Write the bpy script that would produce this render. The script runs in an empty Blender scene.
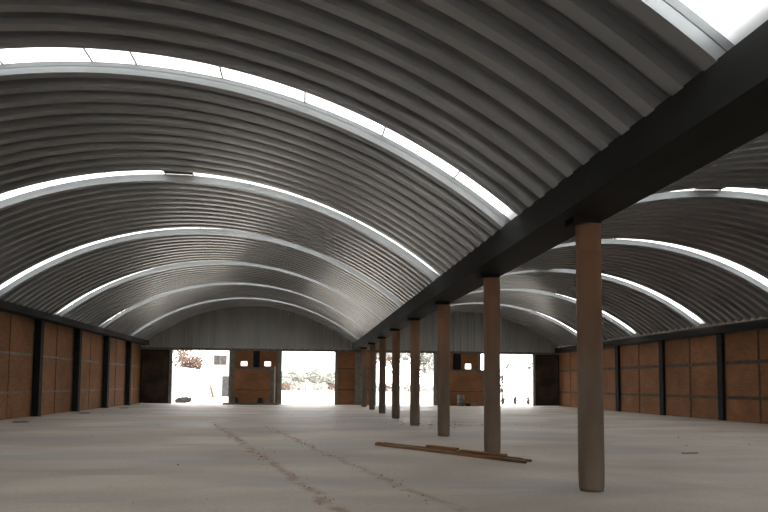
import bpy, bmesh, math, random
from mathutils import Vector, Matrix
C = bpy.context.scene.collection
PI = math.pi
# ------------------------------------------------------------------ helpers
class MB:
    def __init__(s): s.v=[]; s.f=[]
    def box(s,x0,x1,y0,y1,z0,z1):
        b=len(s.v)
        s.v += [(x0,y0,z0),(x1,y0,z0),(x1,y1,z0),(x0,y1,z0),(x0,y0,z1),(x1,y0,z1),(x1,y1,z1),(x0,y1,z1)]
        s.f += [tuple(b+i for i in q) for q in ((0,3,2,1),(4,5,6,7),(0,1,5,4),(1,2,6,5),(2,3,7,6),(3,0,4,7))]
        return s
    def quad(s,a,b,c,d):
        n=len(s.v); s.v+=[a,b,c,d]; s.f.append((n,n+1,n+2,n+3)); return s
    def prism(s,poly,y0,y1):            # polygon in XZ extruded along Y
        n=len(poly); b=len(s.v)
        s.v += [(x,y0,z) for x,z in poly]+[(x,y1,z) for x,z in poly]
        s.f.append(tuple(b+i for i in range(n))); s.f.append(tuple(b+n+i for i in reversed(range(n))))
        for i in range(n):
            j=(i+1)%n; s.f.append((b+j,b+i,b+n+i,b+n+j))
        return s
    def lathe(s,prof,cx=0,cy=0,n=32):   # profile [(r,z)] closed by caps
        b=len(s.v)
        for r,z in prof:
            for i in range(n):
                a=2*PI*i/n; s.v.append((cx+r*math.cos(a),cy+r*math.sin(a),z))
        for k in range(len(prof)-1):
            for i in range(n):
                j=(i+1)%n
                s.f.append((b+k*n+i,b+k*n+j,b+(k+1)*n+j,b+(k+1)*n+i))
        s.f.append(tuple(b+i for i in reversed(range(n))))
        m=b+(len(prof)-1)*n
        s.f.append(tuple(m+i for i in range(n)))
        return s
    def tube(s,p,q,r0,r1,n=6):
        p=Vector(p); q=Vector(q); d=(q-p).normalized()
        a=d.orthogonal().normalized(); c=d.cross(a); b=len(s.v)
        for o,r in ((p,r0),(q,r1)):
            for i in range(n):
                t=2*PI*i/n; s.v.append(tuple(o+a*(r*math.cos(t))+c*(r*math.sin(t))))
        for i in range(n):
            j=(i+1)%n; s.f.append((b+i,b+j,b+n+j,b+n+i))
        s.f.append(tuple(b+i for i in reversed(range(n)))); s.f.append(tuple(b+n+i for i in range(n)))
        return s
    def build(s,name,mat,parent=None,bevel=0,smooth=False):
        me=bpy.data.meshes.new(name); me.from_pydata(s.v,[],s.f); me.update()
        me.materials.append(mat)
        o=bpy.data.objects.new(name,me); C.objects.link(o)
        if parent: o.parent=parent
        if bevel:
            m=o.modifiers.new('bevel','BEVEL'); m.width=bevel; m.segments=2; m.limit_method='ANGLE'
        if smooth:
            for p in me.polygons: p.use_smooth=len(p.vertices)<5
        return o
def tag(o,label=None,cat=None,group=None,kind=None):
    if label: o['label']=label
    if cat: o['category']=cat
    if group: o['group']=group
    if kind: o['kind']=kind
    return o
def empty(name,loc=(0,0,0)):
    o=bpy.data.objects.new(name,None); o.location=loc; C.objects.link(o); o.empty_display_size=.2; return o
ORD=['first','second','third','fourth','fifth','sixth','seventh','eighth','ninth','tenth']

# ------------------------------------------------------------------ materials
def srgb(r,g,b):
    f=lambda c:(c/255)/12.92 if c/255<=.04045 else ((c/255+.055)/1.055)**2.4
    return (f(r),f(g),f(b),1)
def new_mat(name):
    m=bpy.data.materials.new(name); m.use_nodes=True; nt=m.node_tree
    return m,nt,nt.nodes['Principled BSDF'],nt.nodes,nt.links
def mat(name,c1,c2,scale=3,rough=.8,metal=0,detail=6,stretch=(1,1,1),bump=0,lo=.35,hi=.65,spec=.3):
    m,nt,b,N,L=new_mat(name)
    tc=N.new('ShaderNodeTexCoord'); mp=N.new('ShaderNodeMapping'); mp.inputs['Scale'].default_value=stretch
    no=N.new('ShaderNodeTexNoise'); no.inputs['Scale'].default_value=scale; no.inputs['Detail'].default_value=detail
    cr=N.new('ShaderNodeValToRGB'); cr.color_ramp.elements[0].position=lo; cr.color_ramp.elements[1].position=hi
    cr.color_ramp.elements[0].color=c1; cr.color_ramp.elements[1].color=c2
    L.new(tc.outputs['Object'],mp.inputs['Vector']); L.new(mp.outputs['Vector'],no.inputs['Vector'])
    L.new(no.outputs['Fac'],cr.inputs['Fac']); L.new(cr.outputs['Color'],b.inputs['Base Color'])
    b.inputs['Roughness'].default_value=rough; b.inputs['Metallic'].default_value=metal
    b.inputs['Specular IOR Level'].default_value=spec
    if bump:
        bp=N.new('ShaderNodeBump'); bp.inputs['Strength'].default_value=bump; bp.inputs['Distance'].default_value=.02
        L.new(no.outputs['Fac'],bp.inputs['Height']); L.new(bp.outputs['Normal'],b.inputs['Normal'])
    return m
M={}
M['post']=mat('dark_steel',(.011,.011,.0105,1),(.019,.018,.017,1),4,.8,spec=.12)
M['beam']=mat('painted_steel',(.012,.012,.0115,1),(.02,.02,.019,1),2,.75,stretch=(1,.2,1),spec=.12)
M['greysteel']=mat('grey_steel',(.13,.12,.1,1),(.19,.175,.15,1),3,.6)
M['rib']=mat('concrete_rib',(.1,.09,.078,1),(.17,.155,.135,1),3,.9)
M['ribdark']=mat('brown_rib',(.05,.038,.028,1),(.08,.06,.045,1),3,.9)
M['column']=mat('column_concrete',(.095,.066,.045,1),(.155,.118,.087,1),1.6,.85,bump=.1,stretch=(1,1,.35))
nt=M['column'].node_tree; N=nt.nodes; L=nt.links
tc=[n for n in N if n.type=='TEX_COORD'][0]; cr=[n for n in N if n.type=='VALTORGB'][0]
sx=N.new('ShaderNodeSeparateXYZ'); L.new(tc.outputs['Object'],sx.inputs[0])
mr=N.new('ShaderNodeMapRange'); mr.inputs['From Min'].default_value=2.0; mr.inputs['From Max'].default_value=3.9; mr.inputs['To Max'].default_value=.75
no=N.new('ShaderNodeTexNoise'); no.inputs['Scale'].default_value=1.3; ad=N.new('ShaderNodeMath'); ad.inputs[1].default_value=.9
ad.operation='MULTIPLY_ADD'; L.new(no.outputs['Fac'],ad.inputs[0]); L.new(sx.outputs['Z'],ad.inputs[2]); L.new(ad.outputs[0],mr.inputs['Value'])
mx=N.new('ShaderNodeMix'); mx.data_type='RGBA'; L.new(mr.outputs['Result'],mx.inputs['Factor']); L.new(cr.outputs['Color'],mx.inputs[6]); mx.inputs[7].default_value=(.19,.088,.045,1)
L.new(mx.outputs[2],N['Principled BSDF'].inputs['Base Color'])
M['white']=mat('white_paint',(.75,.75,.73,1),(.82,.82,.8,1),2,.9)
M['ground']=mat('dry_ground',(.42,.38,.33,1),(.55,.51,.46,1),.6,.95)
M['curb']=mat('old_concrete',(.1,.083,.066,1),(.15,.125,.1,1),4,.9)
M['black']=mat('black_rubber',(.008,.008,.008,1),(.014,.014,.014,1),4,.7)
M['barrel']=mat('grey_barrel',(.1,.095,.085,1),(.15,.14,.125,1),4,.6)
M['panel_dark']=mat('corner_sheet',(.014,.01,.007,1),(.085,.046,.024,1),.8,.75,lo=.4,hi=.7)
M['glass']=mat('dark_glass',(.03,.03,.03,1),(.06,.06,.06,1),4,.5)
M['bark']=mat('bark',(.09,.06,.045,1),(.16,.11,.085,1),6,.95)
M['wood']=mat('weathered_wood',(.05,.028,.014,1),(.24,.115,.05,1),7,.85,stretch=(.12,2,2),bump=.2)
M['wood2']=mat('grey_wood',(.05,.036,.025,1),(.16,.105,.068,1),7,.85,stretch=(.12,2,2),bump=.2)
M['foliage']=mat('glare_foliage',(.2,.2,.18,1),(.3,.3,.27,1),.5,.9)  # leaf colour lightened to carry the outdoor glare
M['foliage_haze']=mat('haze_tinted_foliage',(.27,.28,.25,1),(.38,.38,.35,1),.5,.9)  # paler again: distance haze put into the leaf colour
M['hedge']=mat('hedge_leaves',(.07,.075,.06,1),(.12,.12,.1,1),.5,.9)
M['foliage_red']=mat('reddish_twigs',(.1,.07,.055,1),(.19,.13,.1,1),.5,.9)
M['foliage_dark']=mat('dark_weeds',(.02,.02,.018,1),(.05,.045,.04,1),3,.9)
M['rubble']=mat('brick_crumbs',(.14,.075,.045,1),(.26,.17,.12,1),3,.95)
M['disc']=mat('disc_plate',(.05,.045,.04,1),(.09,.08,.07,1),3,.7)  # dark grey brown for the low floor discs
M['cladding']=mat('gable_sheet',(.25,.25,.235,1),(.3,.3,.282,1),1.2,.5,metal=.3,stretch=(1,1,.15))

def brick(name,c1,c2,mort,rot):
    m,nt,b,N,L=new_mat(name)
    tc=N.new('ShaderNodeTexCoord'); mp=N.new('ShaderNodeMapping'); mp.inputs['Rotation'].default_value=rot
    br=N.new('ShaderNodeTexBrick'); br.inputs['Scale'].default_value=1; br.inputs['Brick Width'].default_value=.28
    br.inputs['Row Height'].default_value=.075; br.inputs['Mortar Size'].default_value=.006
    br.inputs['Color1'].default_value=c1; br.inputs['Color2'].default_value=c2; br.inputs['Mortar'].default_value=mort
    br.inputs['Mortar Smooth'].default_value=.5
    no=N.new('ShaderNodeTexNoise'); no.inputs['Scale'].default_value=.7; no.inputs['Detail'].default_value=5
    mr=N.new('ShaderNodeMapRange'); mr.inputs['From Min'].default_value=.3; mr.inputs['From Max'].default_value=.7
    mr.inputs['To Min'].default_value=.75; mr.inputs['To Max'].default_value=1.2
    hs=N.new('ShaderNodeHueSaturation')
    L.new(tc.outputs['Object'],mp.inputs['Vector']); L.new(mp.outputs['Vector'],br.inputs['Vector'])
    L.new(tc.outputs['Object'],no.inputs['Vector']); L.new(no.outputs['Fac'],mr.inputs['Value'])
    L.new(mr.outputs['Result'],hs.inputs['Value']); L.new(br.outputs['Color'],hs.inputs['Color'])
    L.new(hs.outputs['Color'],b.inputs['Base Color']); b.inputs['Roughness'].default_value=.9
    b.inputs['Specular IOR Level'].default_value=.2
    bp=N.new('ShaderNodeBump'); bp.inputs['Strength'].default_value=.3; bp.inputs['Distance'].default_value=.01; bp.invert=True
    L.new(br.outputs['Fac'],bp.inputs['Height']); L.new(bp.outputs['Normal'],b.inputs['Normal'])
    return m
BC1=(.25,.115,.052,1); BC2=(.2,.09,.041,1); BM=(.165,.085,.042,1)
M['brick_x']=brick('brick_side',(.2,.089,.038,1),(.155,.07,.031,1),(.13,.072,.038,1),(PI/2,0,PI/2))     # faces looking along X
M['brick_y']=brick('brick_end',BC1,BC2,BM,(PI/2,0,0))         # faces looking along Y
# brick texture needs (along, up): remap explicitly
for key,axis in (('brick_x','Y'),('brick_y','X')):
    nt=M[key].node_tree; N=nt.nodes; L=nt.links
    mp=[n for n in N if n.type=='MAPPING'][0]; mp.inputs['Rotation'].default_value=(0,0,0)
    tc=[n for n in N if n.type=='TEX_COORD'][0]
    sx=N.new('ShaderNodeSeparateXYZ'); cb=N.new('ShaderNodeCombineXYZ')
    L.new(tc.outputs['Object'],sx.inputs[0]); L.new(sx.outputs[axis],cb.inputs['X']); L.new(sx.outputs['Z'],cb.inputs['Y'])
    L.new(cb.outputs[0],mp.inputs['Vector'])

def roof_mat():
    m,nt,b,N,L=new_mat('galvanized_roof')
    uv=N.new('ShaderNodeUVMap'); uv.uv_map='UVMap'
    sx=N.new('ShaderNodeSeparateXYZ'); L.new(uv.outputs['UV'],sx.inputs[0])
    no=N.new('ShaderNodeTexNoise'); no.inputs['Scale'].default_value=.5; no.inputs['Detail'].default_value=5
    tc=N.new('ShaderNodeTexCoord'); L.new(tc.outputs['Object'],no.inputs['Vector'])
    cr=N.new('ShaderNodeValToRGB'); e=cr.color_ramp.elements
    e[0].position=.3; e[1].position=.7; e[0].color=(.238,.248,.252,1); e[1].color=(.3,.312,.316,1)
    L.new(no.outputs['Fac'],cr.inputs['Fac']); L.new(cr.outputs['Color'],b.inputs['Base Color'])
    b.inputs['Metallic'].default_value=.4; b.inputs['Roughness'].default_value=.27
    return m
M['roof']=roof_mat()

def sheet_mat():
    m,nt,b,N,L=new_mat('polycarbonate_sheet'); N.remove(b)
    out=[n for n in N if n.type=='OUTPUT_MATERIAL'][0]
    t=N.new('ShaderNodeBsdfTranslucent'); t.inputs['Color'].default_value=(.9,.91,.92,1)
    p=N.new('ShaderNodeBsdfTransparent'); p.inputs['Color'].default_value=(.9,.92,.93,1)
    mx=N.new('ShaderNodeMixShader'); mx.inputs['Fac'].default_value=.5
    no=N.new('ShaderNodeTexNoise'); no.inputs['Scale'].default_value=2
    mr=N.new('ShaderNodeMapRange'); mr.inputs['To Min'].default_value=.45; mr.inputs['To Max'].default_value=.6
    L.new(no.outputs['Fac'],mr.inputs['Value']); L.new(mr.outputs['Result'],mx.inputs['Fac'])
    L.new(t.outputs[0],mx.inputs[1]); L.new(p.outputs[0],mx.inputs[2]); L.new(mx.outputs[0],out.inputs['Surface'])
    return m
M['sheet']=sheet_mat()

def floor_mat():
    m,nt,b,N,L=new_mat('dusty_concrete')
    tc=N.new('ShaderNodeTexCoord'); sx=N.new('ShaderNodeSeparateXYZ'); L.new(tc.outputs['Object'],sx.inputs[0])
    def noise(sc,det=6,st=(1,1,1),dist=0):
        mp=N.new('ShaderNodeMapping'); mp.inputs['Scale'].default_value=st; L.new(tc.outputs['Object'],mp.inputs['Vector'])
        n=N.new('ShaderNodeTexNoise'); n.inputs['Scale'].default_value=sc; n.inputs['Detail'].default_value=det
        n.inputs['Distortion'].default_value=dist; L.new(mp.outputs['Vector'],n.inputs['Vector']); return n.outputs['Fac']
    def ramp(fac,a,bb,p0,p1):
        r=N.new('ShaderNodeValToRGB'); r.color_ramp.elements[0].position=p0; r.color_ramp.elements[1].position=p1
        r.color_ramp.elements[0].color=a; r.color_ramp.elements[1].color=bb; L.new(fac,r.inputs['Fac']); return r.outputs['Color']
    def mix(f,a,bb):
        x=N.new('ShaderNodeMix'); x.data_type='RGBA'; L.new(f,x.inputs['Factor'])
        for s,i in ((a,6),(bb,7)):
            if isinstance(s,tuple): x.inputs[i].default_value=s
            else: L.new(s,x.inputs[i])
        return x.outputs[2]
    def math_(op,a,bb=None,c=None):
        x=N.new('ShaderNodeMath'); x.operation=op
        for i,s in enumerate((a,bb,c)):
            if s is None: continue
            if isinstance(s,(int,float)): x.inputs[i].default_value=s
            else: L.new(s,x.inputs[i])
        return x.outputs[0]
    W=(1,1,1,1); K=(0,0,0,1)
    base=ramp(noise(.35,8,(.6,1,1),.4),(.28,.232,.192,1),(.42,.355,.3,1),.36,.66)
    grey=ramp(noise(.16,4,(.7,1.6,1),.3),K,W,.5,.64)
    base=mix(math_('MULTIPLY',grey,.9),base,(.225,.215,.2,1))
    pale=ramp(noise(.5,5,(.4,1.5,1),.2),K,W,.58,.72)
    base=mix(math_('MULTIPLY',pale,.45),base,(.48,.4,.33,1))
    fine=ramp(noise(14,4),(.86,.86,.86,1),(1.08,1.08,1.08,1),.35,.65)
    x=N.new('ShaderNodeMix'); x.data_type='RGBA'; x.blend_type='MULTIPLY'; x.inputs['Factor'].default_value=.6
    L.new(base,x.inputs[6]); L.new(fine,x.inputs[7]); base=x.outputs[2]
    wob=math_('MULTIPLY',math_('SUBTRACT',noise(.8,5),.5),.55)
    spk=ramp(noise(2.6,6),K,W,.36,.56)
    for (xa,ya,xb,yb,w,am) in TRAILS:
        k=(xb-xa)/(yb-ya)
        lx=math_('ADD',math_('MULTIPLY',math_('SUBTRACT',sx.outputs['Y'],ya),k),xa)
        d=math_('ABSOLUTE',math_('ADD',math_('SUBTRACT',sx.outputs['X'],lx),wob))
        mr=N.new('ShaderNodeMapRange'); mr.inputs['From Min'].default_value=w; mr.inputs['From Max'].default_value=w*.25
        L.new(d,mr.inputs['Value'])
        e=N.new('ShaderNodeMapRange'); e.inputs['From Min'].default_value=max(ya,yb)+3; e.inputs['From Max'].default_value=max(ya,yb)-4
        L.new(sx.outputs['Y'],e.inputs['Value'])
        f=math_('MULTIPLY',math_('MULTIPLY',mr.outputs['Result'],spk),math_('MULTIPLY',e.outputs['Result'],am))
        base=mix(f,base,(.2,.115,.065,1))
    L.new(base,b.inputs['Base Color'])
    rr=N.new('ShaderNodeMapRange'); L.new(grey,rr.inputs['Value']); rr.inputs['To Min'].default_value=.65; rr.inputs['To Max'].default_value=.5
    L.new(rr.outputs['Result'],b.inputs['Roughness']); b.inputs['Specular IOR Level'].default_value=.3
    bp=N.new('ShaderNodeBump'); bp.inputs['Strength'].default_value=.15; bp.inputs['Distance'].default_value=.02
    L.new(noise(5,6),bp.inputs['Height']); L.new(bp.outputs['Normal'],b.inputs['Normal'])
    return m
TRAILS=[(-3.3,28,.51,9.03,.16,.8),(-1.2,26,1.89,9.42,.13,.6)]
M['floor']=floor_mat()

# ------------------------------------------------------------------ dimensions (metres)
ND=[(-9.75,-5.52),(-1.52,2.52),(5.72,10.2),(13.94,18.14)]   # doorways of the near end
YF=-14.0; YE=54.82            # near end, far end of the hall
S=5.667; Y1=10.61; XC=4.41    # column bay, first column, column line
R=12.2; DEP=.19
NAVES=[(-3.83,7.72,7.38),(12.37,7.6,7.28)]   # vault centre x, half width to the springing

# ------------------------------------------------------------------ floor and ground
o=MB().box(-12.4,20.8,YF,YE+.5,-.12,0).build('floor',M['floor']); tag(o,kind='structure')
o=MB().box(-400,400,-60,700,-.3,-.13).build('ground',M['ground']); tag(o,kind='structure')
o=MB().prism([(-12.4,-.13),(20.8,-.13),(20.8,-.005),(-12.4,-.005)],YE+.5,YE+2.2).build('ground',M['ground']); tag(o,kind='structure')

# ------------------------------------------------------------------ vaulted ceilings with skylights
PROF=[(-.02,DEP),(.24,DEP),(.264,.115),(.274,.118),(.30,0),(.52,0),(.546,.118),(.556,.115),(.58,DEP)]
P0=13.2-.41-.28
def vault(cx,hw,RISE,first):
    th=math.asin(hw/R); n=84
    def pt(a,y,nn): return (cx+(R+nn)*math.sin(a), y, RISE-R+(R+nn)*math.cos(a))
    verts=[];faces=[];uvs=[]
    j0=math.ceil((YF-P0)/.6); j1=int((YE-P0)/.6)
    sky=[]
    for j in range(j0,j1+1):
        y0=P0+.6*j
        if (j-first)%12==0:
            sky.append(y0); continue
        prof=PROF[1:] if (j-1-first)%12==0 else PROF
        b=len(verts); m=len(prof)
        for i in range(n+1):
            a=-th+2*th*i/n
            for (dy,nn) in prof: verts.append(pt(a,min(y0+dy,YE-.01),nn))
        for i in range(n):
            for k in range(m-1):
                faces.append((b+i*m+k,b+i*m+k+1,b+(i+1)*m+k+1,b+(i+1)*m+k))
                u0=R*2*th*i/n; u1=R*2*th*(i+1)/n
                uvs += [(u0,prof[k][0]),(u0,prof[k+1][0]),(u1,prof[k+1][0]),(u1,prof[k][0])]
    # last top flat against the gable
    me=bpy.data.meshes.new('ceiling'); me.from_pydata(verts,[],faces); me.update()
    ul=me.uv_layers.new(name='UVMap')
    ul.data.foreach_set('uv',[c for q in uvs for c in q])
    me.materials.append(M['roof'])
    o=bpy.data.objects.new('ceiling',me); C.objects.link(o); tag(o,kind='structure')
    return th,pt,sky
def arc_sheet(pt,a0,a1,y0,y1,n0,t,seg):
    mb=MB(); b=0
    for i in range(seg+1):
        a=a0+(a1-a0)*i/seg
        mb.v += [pt(a,y0,n0),pt(a,y1,n0),pt(a,y1,n0+t),pt(a,y0,n0+t)]
    for i in range(seg):
        for k in range(4):
            l=(k+1)%4; mb.f.append((4*i+k,4*i+l,4*i+4+l,4*i+4+k))
    mb.f.append((0,3,2,1)); e=4*seg; mb.f.append((e,e+1,e+2,e+3))
    return mb
SIDE=['left','right']
for s,(cx,hw,RISE) in enumerate(NAVES):
    th,pt,sky=vault(cx,hw,RISE,0 if s==0 else -1)
    vis=[y for y in sky if y>4]
    for y0 in sky:
        if y0<2: idx=None
        else: idx=vis.index(y0)
        e=empty('skylight',(cx,y0+.41,RISE+.2))
        inv=Matrix.Translation((-cx,-(y0+.41),-(RISE+.2)))
        nm = ('%s one behind the viewpoint'%('nearer' if y0>-6 else 'farther')) if idx is None else None
        if nm is None:
            lab='%s curved white skylight strip from the foreground in the %s vault'%(ORD[idx],SIDE[s])
        else:
            lab='curved skylight strip of the %s vault, %s'%(SIDE[s],nm)
        tag(e,lab,'skylight','skylight strips of the %s vault'%SIDE[s])
        ridge=.4/R; rest=(th-ridge)/5
        sh=(.23,-.4)[s]/R; cuts=[-th]+[-th+rest*i+sh for i in range(1,6)]+[ridge+rest*i+sh for i in range(5)]+[th]
        for i in range(11):
            a0,a1=cuts[i],cuts[i+1]
            dark = (i==5 and ((s==0 and idx in (2,)) or (s==1 and idx in (2,4))))
            mb=arc_sheet(pt,a0+.0008,a1-.0008,y0+.0,y0+.85,DEP+.006,.008,8)
            mb.v=[tuple(inv@Vector(v)) for v in mb.v]
            mb.build('ridge_cover' if dark else 'panel',M['beam'] if dark else M['sheet'],e)
            if i>0:
                mb=arc_sheet(pt,a0-.0014,a0+.0014,y0+.0,y0+.84,DEP-.012,.016,1)
                mb.v=[tuple(inv@Vector(v)) for v in mb.v]
                mb.build('joint_bar',M['greysteel'],e)

# ------------------------------------------------------------------ gutter beam, columns
g=empty('gutter_beam',(4.34,YF,4.2))
tag(g,'long black steel gutter beam running along the tops of the concrete columns','beam')
mb=MB().prism([(-.48,-.02),(.38,0),(.38,.45),(.36,.45),(.36,.02),(-.46,.02),(-.46,.47),(-.48,.47)],0,YE-YF); mb.build('channel',M['beam'],g)
mb=MB().prism([(.38,.02),(.56,.1),(.56,.12),(.38,.04)],0,YE-YF); mb.build('flashing',M['greysteel'],g)
mb=MB().prism([(-.4,.80),(0,.74),(.4,.72),(.4,.74),(0,.76),(-.4,.82)],0,YE-YF); mb.build('valley_light_stop',M['greysteel'],g)  # unseen plate added above the gutter to keep sky light out
COLN=['nearest of the round concrete columns, with a reddish top, in the right foreground',
 'second nearest round concrete column, right behind the long brown planks on the floor',
 'third nearest round concrete column, in front of the grey barrel and right brick booth',
 'fourth nearest round concrete column, standing before the left part of the third doorway',
 'fifth nearest round concrete column, in the row under the gutter beam',
 'sixth nearest round concrete column, in the row under the gutter beam',
 'seventh nearest round concrete column, second from the far wall in the row',
 'farthest round concrete column, closest to the far end wall']
for k in range(8):
    c=empty('concrete_column',(XC,Y1+S*k,0))
    tag(c,COLN[k],'column','round concrete columns under the gutter beam')
    MB().lathe([(.17,0),(.186,.06),(.192,.3),(.19,3.64),(.186,3.65),(.186,3.665),(.19,3.675),(.19,4.06),(.186,4.084)],n=36).build('shaft',M['column'],c,smooth=True)
    MB().box(-.3,.14,-.18,.18,4.084,4.18).build('cap_plate',M['post'],c)

# ------------------------------------------------------------------ side walls
wl=MB()
wl.box(-12.4,-12.12,YF,YE+.1,0,5.2); ol=wl.build('wall_left',M['rib']); tag(ol,kind='structure')
wr=MB().box(20.3,20.8,YF,YE+.1,0,5.08); orr=wr.build('wall_right',M['ribdark']); tag(orr,kind='structure')
rows=[(.0,1.06),(1.14,2.7),(2.8,4.36)]
def infill(parent,x0,x1,off,ztop,gp=.05):
    ys=[Y1+S*k+off for k in range(-4,8)]+[YE]
    for a,b in zip(ys[:-1],ys[1:]):
        a+=.4; mid=(a+b)/2
        if b<YF+1: continue
        for (u,v) in ((a+.01+gp,mid-gp),(mid+gp,b-.01-gp)):
            if v-u<.3: continue
            for z0,z1 in rows:
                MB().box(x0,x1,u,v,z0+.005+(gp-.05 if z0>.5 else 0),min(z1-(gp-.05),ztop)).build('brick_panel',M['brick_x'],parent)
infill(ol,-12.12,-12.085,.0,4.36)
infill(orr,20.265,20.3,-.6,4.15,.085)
def wall_posts(xs,off,side,wd,ztop):
    names=[]
    for k in range(-3,8):
        y=Y1+S*k+off
        if y<YF+.5: continue
        o=empty('wall_post',((xs[0]+xs[1])/2,y+.2,0))
        dx=(xs[1]-xs[0])/2
        n=7-k
        lab='black steel post on the %s brick wall, %s post from the far corner'%(side,ORD[n]) if n<10 else 'black steel post on the %s brick wall, nearest the open front end'%side
        tag(o,lab,'post','steel posts along the %s wall'%side)
        MB().box(-dx,dx,-wd/2,wd/2,.012,ztop).build('shaft',M['post'],o)
        MB().box(-dx-.0,dx+.05,-wd/2-.05,wd/2+.05,0,.012).build('base_plate',M['post'],o)
wall_posts((-12.08,-11.78),.0,'left',.38,4.38)
wall_posts((20.13,20.26),-.6,'right',.4,4.2)
for k,(pts,leak_cover,l) in enumerate((([(-12.1,4.38),(-11.5,4.38),(-11.5,4.7),(-11.53,4.7),(-11.53,4.41),(-12.1,4.41)],[(-12.42,5.2),(-11.62,5.2),(-11.62,5.23),(-12.42,5.23)],'left'),
        ([(20.28,4.2),(19.92,4.2),(19.92,4.56),(19.95,4.56),(19.95,4.23),(20.28,4.23)],[(20.82,5.08),(20.02,5.08),(20.02,5.11),(20.82,5.11)],'right'))):
    e=empty('eaves_beam',(0,YF,0)); tag(e,'dark steel eaves beam along the top of the %s brick wall'%l,'beam','eaves beams')
    MB().prism(pts,0,YE-YF).build('channel',M['beam'],e)
    MB().prism(leak_cover,0,YE-YF).build('flashing',M['greysteel'],e)  # unseen strip added to stop daylight leaking in at the eaves
for i,(x,y) in enumerate(((-10.75,28.6),(-10.87,37.05),(-10.72,44.5))):
    o=MB().lathe([(.3,0),(.3,.02),(.26,.03),(.02,.03)],n=24).build('floor_disc',M['disc']); o.location=(x,y,0)
    tag(o,'%s low dark disc on the floor along the left wall'%['nearest','middle','farthest'][i],'floor disc','dark discs by the left wall')

# ------------------------------------------------------------------ far end wall
def gable(y0,y1,z0):
    wf=MB()
    X0,X1=-12.12,20.3
    def ztop(x):
        best=z0+.02
        if x<-11.6 or x>19.95: best=5.0
        if 3.8<x<4.85: best=4.95
        for cx,hw,RISE in NAVES:
            d=x-cx
            if abs(d)<=hw+.15: best=max(best,RISE-R+math.sqrt(max(0,(R+.1)**2-d*d)))
        return best
    x=X0; i=0
    # trapezoidal ribs: 0.40 flat, 0.05 slope, 0.10 rib, 0.05 slope
    while x<X1-.01:
        for w,da,db in ((.36,0,0),(.03,0,.06),(.14,.06,.06),(.03,.06,0)):
            xa=x; xb=min(x+w,X1)
            if xb-xa<1e-4: break
            wf.quad((xa,y0-da,z0),(xb,y0-db,z0),(xb,y0-db,ztop(xb)),(xa,y0-da,ztop(xa)))
            x=xb
    return wf
o=gable(YE-.02,YE,4.22).build('wall_far',M['cladding']); tag(o,kind='structure')
wf=o
# header, jamb posts
HB=MB().box(-12.1,20.28,YE-.06,YE+.14,4.04,4.22)
o=HB.build('header_beam',M['curb']); tag(o,'grey steel header beam over the four far doorways','beam')
JAMBS=[(-9.98,-9.75),(-5.52,-5.08),(-1.85,-1.52),(2.52,2.76),(4.08,4.6),(5.5,5.72),(10.2,10.48),(13.72,13.94),(18.14,18.32)]
JL=['left jamb of the leftmost far doorway','right jamb of the leftmost far doorway','left jamb of the second far doorway',
 'right jamb of the second far doorway','post in the far wall at the end of the column row','left jamb of the third far doorway',
 'right jamb of the third far doorway','left jamb of the rightmost far doorway','right jamb of the rightmost far doorway']
for (a,b),l in zip(JAMBS,JL):
    o=MB().box(a,b,YE-.1,YE+.2,0,4.04).build('door_jamb',M['greysteel'],bevel=.01)
    tag(o,'grey steel '+l,'door post','grey posts of the far wall')
def bricks_y(x0,x1,z0,z1,holes=()):
    """brick panel(s) in the end wall around rectangular holes"""
    xs=sorted({x0,x1,*[h[0] for h in holes],*[h[1] for h in holes]})
    mb=MB()
    for a,b in zip(xs[:-1],xs[1:]):
        h=[q for q in holes if q[0]<=a and q[1]>=b]
        if h: mb.box(a,b,YE,YE+.18,z0,h[0][2]); mb.box(a,b,YE,YE+.18,h[0][3],z1)
        else: mb.box(a,b,YE,YE+.18,z0,z1)
    mb.build('brick_panel',M['brick_y'],wf)
for x0,x1 in ((2.76,4.08),(4.6,5.5)):
    for z0,z1 in ((0,1.1),(1.18,2.72),(2.8,4.04)): bricks_y(x0,x1,z0+.004,z1)
    MB().box(x0,x1,YE+.03,YE+.15,1.1,1.19).box(x0,x1,YE+.03,YE+.15,2.72,2.81).build('concrete_band',M['ribdark'],wf)
bricks_y(-5.08,-1.85,.004,4.04,[(-4.64,-4.16,2.9,3.24),(-2.86,-2.38,2.9,3.24)])
bricks_y(10.48,13.72,.004,4.04,[(10.9,11.38,2.9,3.24),(12.72,13.2,2.86,3.24)])
for i,(x0,x1) in enumerate(((-3.7,-3.22),(11.75,12.35))):
    o=MB().box(x0,x1,YE-.16,YE,0,4.04).build('wall_post',M['post'],bevel=.01)
    tag(o,'dark steel post in the middle of the far brick panel behind the %s booth'%SIDE[i],'post','dark posts of the far wall')
# dark brown framed panels in the corners
for i,(x0,x1) in enumerate(((-12.1,-9.98),(18.32,20.28))):
    d=empty('corner_panel',((x0+x1)/2,YE,0)); w=(x1-x0)/2
    tag(d,'dark brown framed panel beside the %s far doorway'%('leftmost','rightmost')[i],'gate','framed panels in the far corners')
    MB().box(-w+.06,w-.06,.02,.06,.06,4.0).build('sheet',M['panel_dark'],d)
    f=MB()
    f.box(-w,-w+.08,0,.08,0.01,4.04).box(w-.08,w,0,.08,0.01,4.04).box(-w+.08,w-.08,0,.08,.01,.09).box(-w+.08,w-.08,0,.08,3.94,4.04)
    f.build('frame',M['post'],d)
    for z in (1.05,2.7): MB().box(-w+.08,w-.08,-.01,.02,z,z+.08).build('rail',M['panel_dark'],d)
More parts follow.
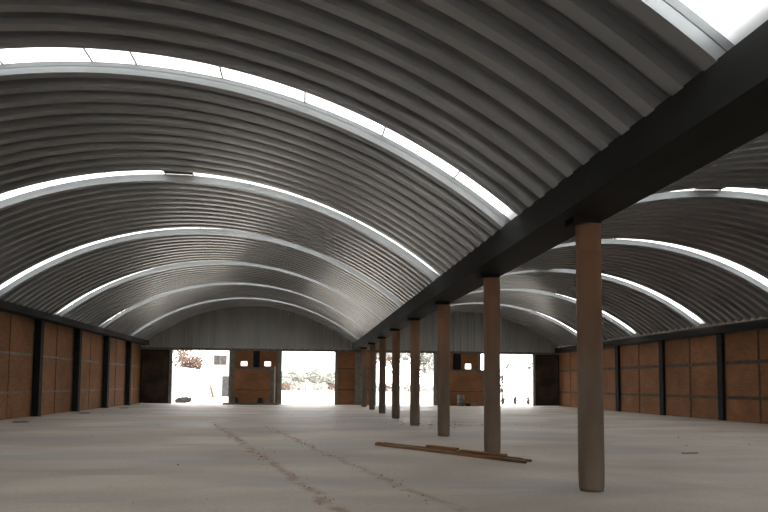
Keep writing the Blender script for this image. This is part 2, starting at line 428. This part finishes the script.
# near end gable (open front)
wn_=gable(YF+.05,YF,4.2)
xs=[-12.4]+[v for d in ND for v in d]+[20.8]
for a,b in zip(xs[0::2],xs[1::2]): wn_.box(a,b,YF-.2,YF,0,4.3)
for a,b in ND: wn_.box(a,b,YF-.2,YF,4.0,4.3)
o=wn_.build('wall_near',M['cladding']); tag(o,kind='structure')

# ------------------------------------------------------------------ booths
def booth(x0,x1,yf,yb,label):
    b=empty('brick_booth',((x0+x1)/2,(yf+yb)/2,0)); w=(x1-x0)/2; d=(yb-yf)/2
    tag(b,label,'booth','low brick booths between the far doorways')
    H=2.77
    fr=MB()
    for sx in (-1,1):
        for sy in (-1,1):
            xa=sx*(w-.12); ya=sy*(d-.1)
            fr.box(xa-.12,xa+.12,ya-.1,ya+.1,0,H-.16)
    fr.box(-w,w,-d,d,H-.16,H)
    fr.build('concrete_frame',M['curb'],b)
    MB().box(-w+.24,w-.24,-d+.03,-d+.15,0,1.06).build('brick_panel',M['brick_y'],b)
    MB().box(-w+.24,w-.24,-d+.03,-d+.15,1.12,H-.16).build('brick_panel',M['brick_y'],b)
    MB().box(-w+.24,w-.24,-d+.02,-d+.14,1.06,1.12).build('middle_band',M['ribdark'],b)
    for sx in (-1,1):
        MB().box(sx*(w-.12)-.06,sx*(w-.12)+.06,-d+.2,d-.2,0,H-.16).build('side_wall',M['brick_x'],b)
    return b
booth(-5.25,-2.12,53.7,54.6,'low brick booth with concrete frame on a base slab, between the two left doorways')
booth(10.75,14.1,53.9,54.66,'low brick booth behind the grey barrel, between the two right doorways')
o=MB().box(-5.75,-1.66,53.1,53.68,0,.13).build('base_slab',M['curb'],bevel=.02); tag(o,'long low dark concrete slab at the foot of the left brick booth','slab')
o=MB().lathe([(.045,0),(.045,2.82),(.03,2.86)],n=12).build('pole',mat('pale_pole',(.3,.3,.29,1),(.4,.4,.38,1),4,.5)); o.location=(-2.02,53.8,0)
tag(o,'thin pale pole standing at the right edge of the left booth','pole')
for i,(x,s) in enumerate(((-4.85,.2),(-3.0,.27))):
    b=empty('bucket',(x,53.38,.13))
    tag(b,('small black upturned bucket near the left end of the booth slab','larger black upturned bucket near the middle of the booth slab')[i],'bucket','black buckets on the booth slab')
    MB().lathe([(s,0),(s,.03),(s*.92,.04),(s*.72,.36),(s*.66,.39),(.02,.39)],n=24).build('body',M['black'],b,smooth=True)
    MB().lathe([(s+.015,.0),(s+.02,.015),(s+.015,.03)],n=24).build('rim',M['black'],b)
b=empty('barrel',(12.0,53.2,0)); tag(b,'grey barrel standing on the floor before the right brick booth','barrel')
MB().lathe([(.25,0),(.27,.02),(.265,.26),(.28,.28),(.265,.3),(.265,.54),(.28,.56),(.265,.58),(.265,.8),(.25,.82)],n=28).build('body',M['barrel'],b,smooth=True)
MB().lathe([(.255,.82),(.255,.84),(.02,.845)],n=28).build('lid',M['greysteel'],b)
o=MB().box(-.16,.16,-.14,.14,0,.2).build('crate',M['post'],bevel=.01); o.location=(12.55,53.2,0); tag(o,'small dark crate on the floor right beside the grey barrel','crate')
o=MB().box(-.14,.14,-.12,.12,0,.26).build('concrete_block',M['greysteel'],bevel=.02); o.location=(13.0,53.25,0); tag(o,'small grey concrete block on the floor right of the dark crate','block')

# ------------------------------------------------------------------ planks on the floor
D=Vector((.523,-.852,0)).normalized(); Nn=Vector((.852,.523,0))
def plank(p0,length,w,h,z,m,label,yaw=0):
    e=MB(); n=10; rnd=random.Random(hash(label)%999 if False else len(label))
    mb=MB()
    for i in range(n+1):
        t=length*i/n; a=(rnd.random()-.5)*.012; zz=(rnd.random())*.004
        mb.v += [(t,-w/2+a,zz if z==0 else 0),(t,w/2+a,zz if z==0 else 0),(t,w/2+a,h+zz),(t,-w/2+a,h+zz)]
    for i in range(n):
        for k in range(4):
            l=(k+1)%4; mb.f.append((4*i+k,4*i+4+k,4*i+4+l,4*i+l))
    mb.f.append((0,1,2,3)); q=4*n; mb.f.append((q+3,q+2,q+1,q))
    o=mb.build('plank',m,bevel=.004); o.location=(p0[0],p0[1],z); o.rotation_euler=(0,0,math.atan2(D.y,D.x)+yaw)
    tag(o,label,'plank','long planks lying on the floor'); return o
A=Vector((1.95,18.55,0))
plank(A,5.0,.09,.06,0,M['wood'],'long brown plank on the floor, front one of the bundle, dark left tip')
q=A+Nn*.105+D*.5; plank(q,4.2,.085,.06,0,M['wood2'],'grey brown plank lying just behind the front plank of the bundle')
q=A+Nn*.21+D*.1; plank(q,4.6,.09,.075,0,M['wood'],'rust brown plank in the middle of the bundle on the floor')
q=A+Nn*.315+D*-.35; plank(q,5.2,.085,.05,0,M['wood'],'rearmost brown plank of the bundle, sticking out farthest to the right')
q=A+Nn*.24+D*1.75; plank(q,1.0,.16,.05,.08,M['wood'],'short dark plank lying on top of the long plank bundle')
q=A+Nn*.14+D*3.0; plank(q,1.3,.12,.04,.08,M['wood'],'reddish plank lying across the right half of the plank bundle',yaw=.03)

# loose crumbs along the two dirt trails
rnd=random.Random(5); mb=MB()
def crumb(x,y,s):
    pts=[(s,0,0),(0,s,0),(-s,0,0),(0,-s,0)]
    a=rnd.random()*6
    w2=Vector((x-1.95,y-18.55,0)); 
    if -.8<w2.dot(D)<6 and -.4<w2.dot(Nn)<.9: return
    b=len(mb.v)
    for px,py,_ in pts:
        k=.6+.6*rnd.random(); mb.v.append((x+k*(px*math.cos(a)-py*math.sin(a)),y+k*(px*math.sin(a)+py*math.cos(a)),0))
    mb.v.append((x,y,s*(.5+.6*rnd.random())))
    for i in range(4): mb.f.append((b+i,b+(i+1)%4,b+4))
    mb.f.append((b+3,b+2,b+1,b))
for (xa,ya,xb,yb,w,am) in TRAILS:
    for i in range(150):
        t=rnd.random(); crumb(xa+(xb-xa)*t+rnd.gauss(0,w*.9),ya+(yb-ya)*t,.008+.022*rnd.random()**2)
for i in range(260):
    crumb(5.8+rnd.gauss(0,1.3),28.2+rnd.gauss(0,1.3),.012+.03*rnd.random()**2)
for i in range(160):
    crumb(rnd.uniform(-11,19),rnd.uniform(6,48),.01+.03*rnd.random()**3)
o=mb.build('brick_crumbs',M['rubble']); tag(o,'scattered reddish brick crumbs on the dusty floor','rubble',kind='stuff')
o=MB().box(-.22,.22,-.025,.025,0,.02).build('stick',M['wood2']); o.location=(9.27,16.44,0); o.rotation_euler=(0,0,.2); tag(o,'small dark stick lying on the floor right of the nearest column','stick')

# ------------------------------------------------------------------ outside
w=MB().box(-10.9,-10.6,57.6,84,-.13,2.95).build('garden_wall',M['white']); tag(w,'white garden wall running back outside the leftmost doorway','wall')
bd=empty('house',(-4,96,-.13)); tag(bd,'white two storey house seen through the leftmost doorway','house')
MB().box(-8.3,.5,-4,6,0,8.5).build('walls',M['white'],bd)
wn=MB().box(-7.2,-5.55,-4.06,-4,4.0,5.25).build('window',M['curb'],bd)
MB().box(-7.1,-6.45,-4.09,-4.06,4.08,5.17).build('pane',M['glass'],wn); MB().box(-6.3,-5.65,-4.09,-4.06,4.08,5.17).build('pane',M['glass'],wn)
MB().box(-6.1,-4.9,-4.06,-4,.0,2.6).build('door',M['glass'],bd)
o=MB().tube((-11.0,84.6,2.6),(-10.3,84.9,-.13),.14,.14,8).build('leaning_pole',M['bark']); tag(o,'dark pole leaning on the end of the white garden wall','pole')
def leaf_cloud(mb,rnd,c,r,n,s):
    for i in range(n):
        while True:
            d=Vector((rnd.uniform(-1,1),rnd.uniform(-1,1),rnd.uniform(-1,1)))
            if d.length<1: break
        p=Vector(c)+Vector((d.x*r[0],d.y*r[1],d.z*r[2]))
        a=Vector((rnd.gauss(0,1),rnd.gauss(0,1),rnd.gauss(0,1))).normalized(); b=a.orthogonal().normalized()
        k=s*(.5+rnd.random())
        mb.quad(tuple(p-a*k),tuple(p+b*k*.6),tuple(p+a*k),tuple(p-b*k*.6))
def tree(x,y,h,r,label,seed,fm,n=700,s=.25,bare=False,group='trees outside'):
    rnd=random.Random(seed); e=empty('tree',(x,y,-.13)); tag(e,label,'tree',group)
    t=MB(); tips=[]
    def grow(p,d,l,rad,k):
        q=p+d*l; t.tube(p,q,rad,rad*.65,6)
        if k==0: tips.append(q); return
        for i in range(3):
            dd=(d+Vector((rnd.gauss(0,.55),rnd.gauss(0,.55),rnd.gauss(.1,.3)))).normalized()
            grow(q,dd,l*rnd.uniform(.6,.85),rad*.6,k-1)
    grow(Vector((0,0,0)),Vector((0,0,1)),h*.3,h*.025,4 if bare else 3)
    t.build('trunk',M['bark'],e)
    f=MB()
    for q in tips: leaf_cloud(f,rnd,q,(r*.4,r*.4,r*.3),max(3,n//len(tips)),s)
    f.build('crown',fm,e)
    return e
tree(-16.2,91.0,7.8,2.2,'bare reddish tree rising behind the white garden wall',3,M['foliage_red'],1500,.1,True)
tree(-12.9,83.5,6.0,1.6,'bushier reddish tree behind the far end of the white garden wall',8,M['foliage_red'],2200,.12,True)
rnd=random.Random(11)
def bush(x,y,rx,ry,rz,n,s,m,label,name='bush',cat='bush',group=None):
    mb=MB(); leaf_cloud(mb,rnd,(0,0,rz*.8),(rx,ry,rz),n,s); o=mb.build(name,m); o.location=(x,y,-.13); tag(o,label,cat,group); return o
bush(-10.0,62.0,.36,3.6,.26,700,.1,M['foliage_dark'],'low dark weeds at the foot of the white garden wall',name='weeds',cat='weeds')
k=0
ML=['hazy pale tree outside the second far doorway, %s from the left in its row'%ORD[i] for i in range(5)]
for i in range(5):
    tree(-7+5.2*i,200+(i%2)*16,5.0+(i*7%3)*.5,6.0,ML[i],20+i,M['foliage_haze'],2600,.45)
for i in range(10):
    bush(-9+4.4*i,170+(i%2)*6,2.6,1.6,1.15,520,.2,M['foliage_red'] if i%3==1 else M['foliage'],'low shrub in the hedge row outside the second doorway, %s from the left'%ORD[i],group='hedge shrubs outside')
TL=[(14.6,110,9.5),(19.0,118,9),(22.8,108,10.5)]
for i,(x,y,h) in enumerate(TL):
    tree(x,y,h,4.2,'tall pale tree outside the third far doorway, %s of three'%['left one','middle one','right one'][i],40+i,M['foliage'],1100,.3)
o=MB().box(25.4,40,88,88.3,-.13,3.65).build('boundary_wall',M['white']); tag(o,'white boundary wall outside the rightmost doorway','wall')
for i,x in enumerate((27.2,30.2,33.4)):
    bush(x,92,1.4,1,2.75,700,.2,M['hedge'],'pale bush showing over the white boundary wall, %s one'%['left','middle','right'][i],group='bushes over the boundary wall')
for i,x in enumerate((18.1,19.25,20.45)):
    s=empty('sapling',(x,63.2,-.13)); tag(s,'small %s sapling stuck in the ground outside the rightmost doorway'%['left','middle','right'][i],'sapling','saplings outside the rightmost doorway')
    MB().tube((0,0,0),(.04,0,.85),.06,.03,6).build('stem',M['bark'],s)
    mb=MB(); leaf_cloud(mb,rnd,(0,0,.35),(.16,.16,.36),90,.09); mb.build('leaves',M['foliage_dark'],s)

# ------------------------------------------------------------------ light: an overcast bright sky
w=bpy.data.worlds.new('sky'); bpy.context.scene.world=w; w.use_nodes=True
bg=w.node_tree.nodes['Background']; bg.inputs['Color'].default_value=(1,.99,.97,1); bg.inputs['Strength'].default_value=7.0

# ------------------------------------------------------------------ camera
yaw,pit,roll,cx,cy,h=0.0863,0.0703,0.0092,363.934,334.1725,1.578
F=Vector((math.sin(yaw)*math.cos(pit),math.cos(yaw)*math.cos(pit),math.sin(pit)))
R0=Vector((math.cos(yaw),-math.sin(yaw),0)); U0=R0.cross(F)
c,s=math.cos(roll),math.sin(roll)
r=R0*c+U0*s; u=U0*c-R0*s
cam=bpy.data.cameras.new('camera'); co=bpy.data.objects.new('camera',cam); C.objects.link(co)
m=Matrix.Identity(4)
for i,v in enumerate((r,u,-F)): m[0][i],m[1][i],m[2][i]=v
m.translation=(0,0,h); co.matrix_world=m
cam.sensor_width=36; cam.lens=712/768*36; cam.shift_x=(384-cx)/768; cam.shift_y=(cy-256)/768; cam.clip_end=2000
bpy.context.scene.camera=co
cy_=bpy.context.scene.cycles
cy_.max_bounces=16; cy_.diffuse_bounces=8; cy_.glossy_bounces=6; cy_.transmission_bounces=8; cy_.transparent_max_bounces=12
cy_.use_guiding=True; cy_.denoising_prefilter='ACCURATE'
vs=bpy.context.scene.view_settings
vs.view_transform='Standard'; vs.look='None'; vs.exposure=0; vs.gamma=1; vs.use_curve_mapping=False
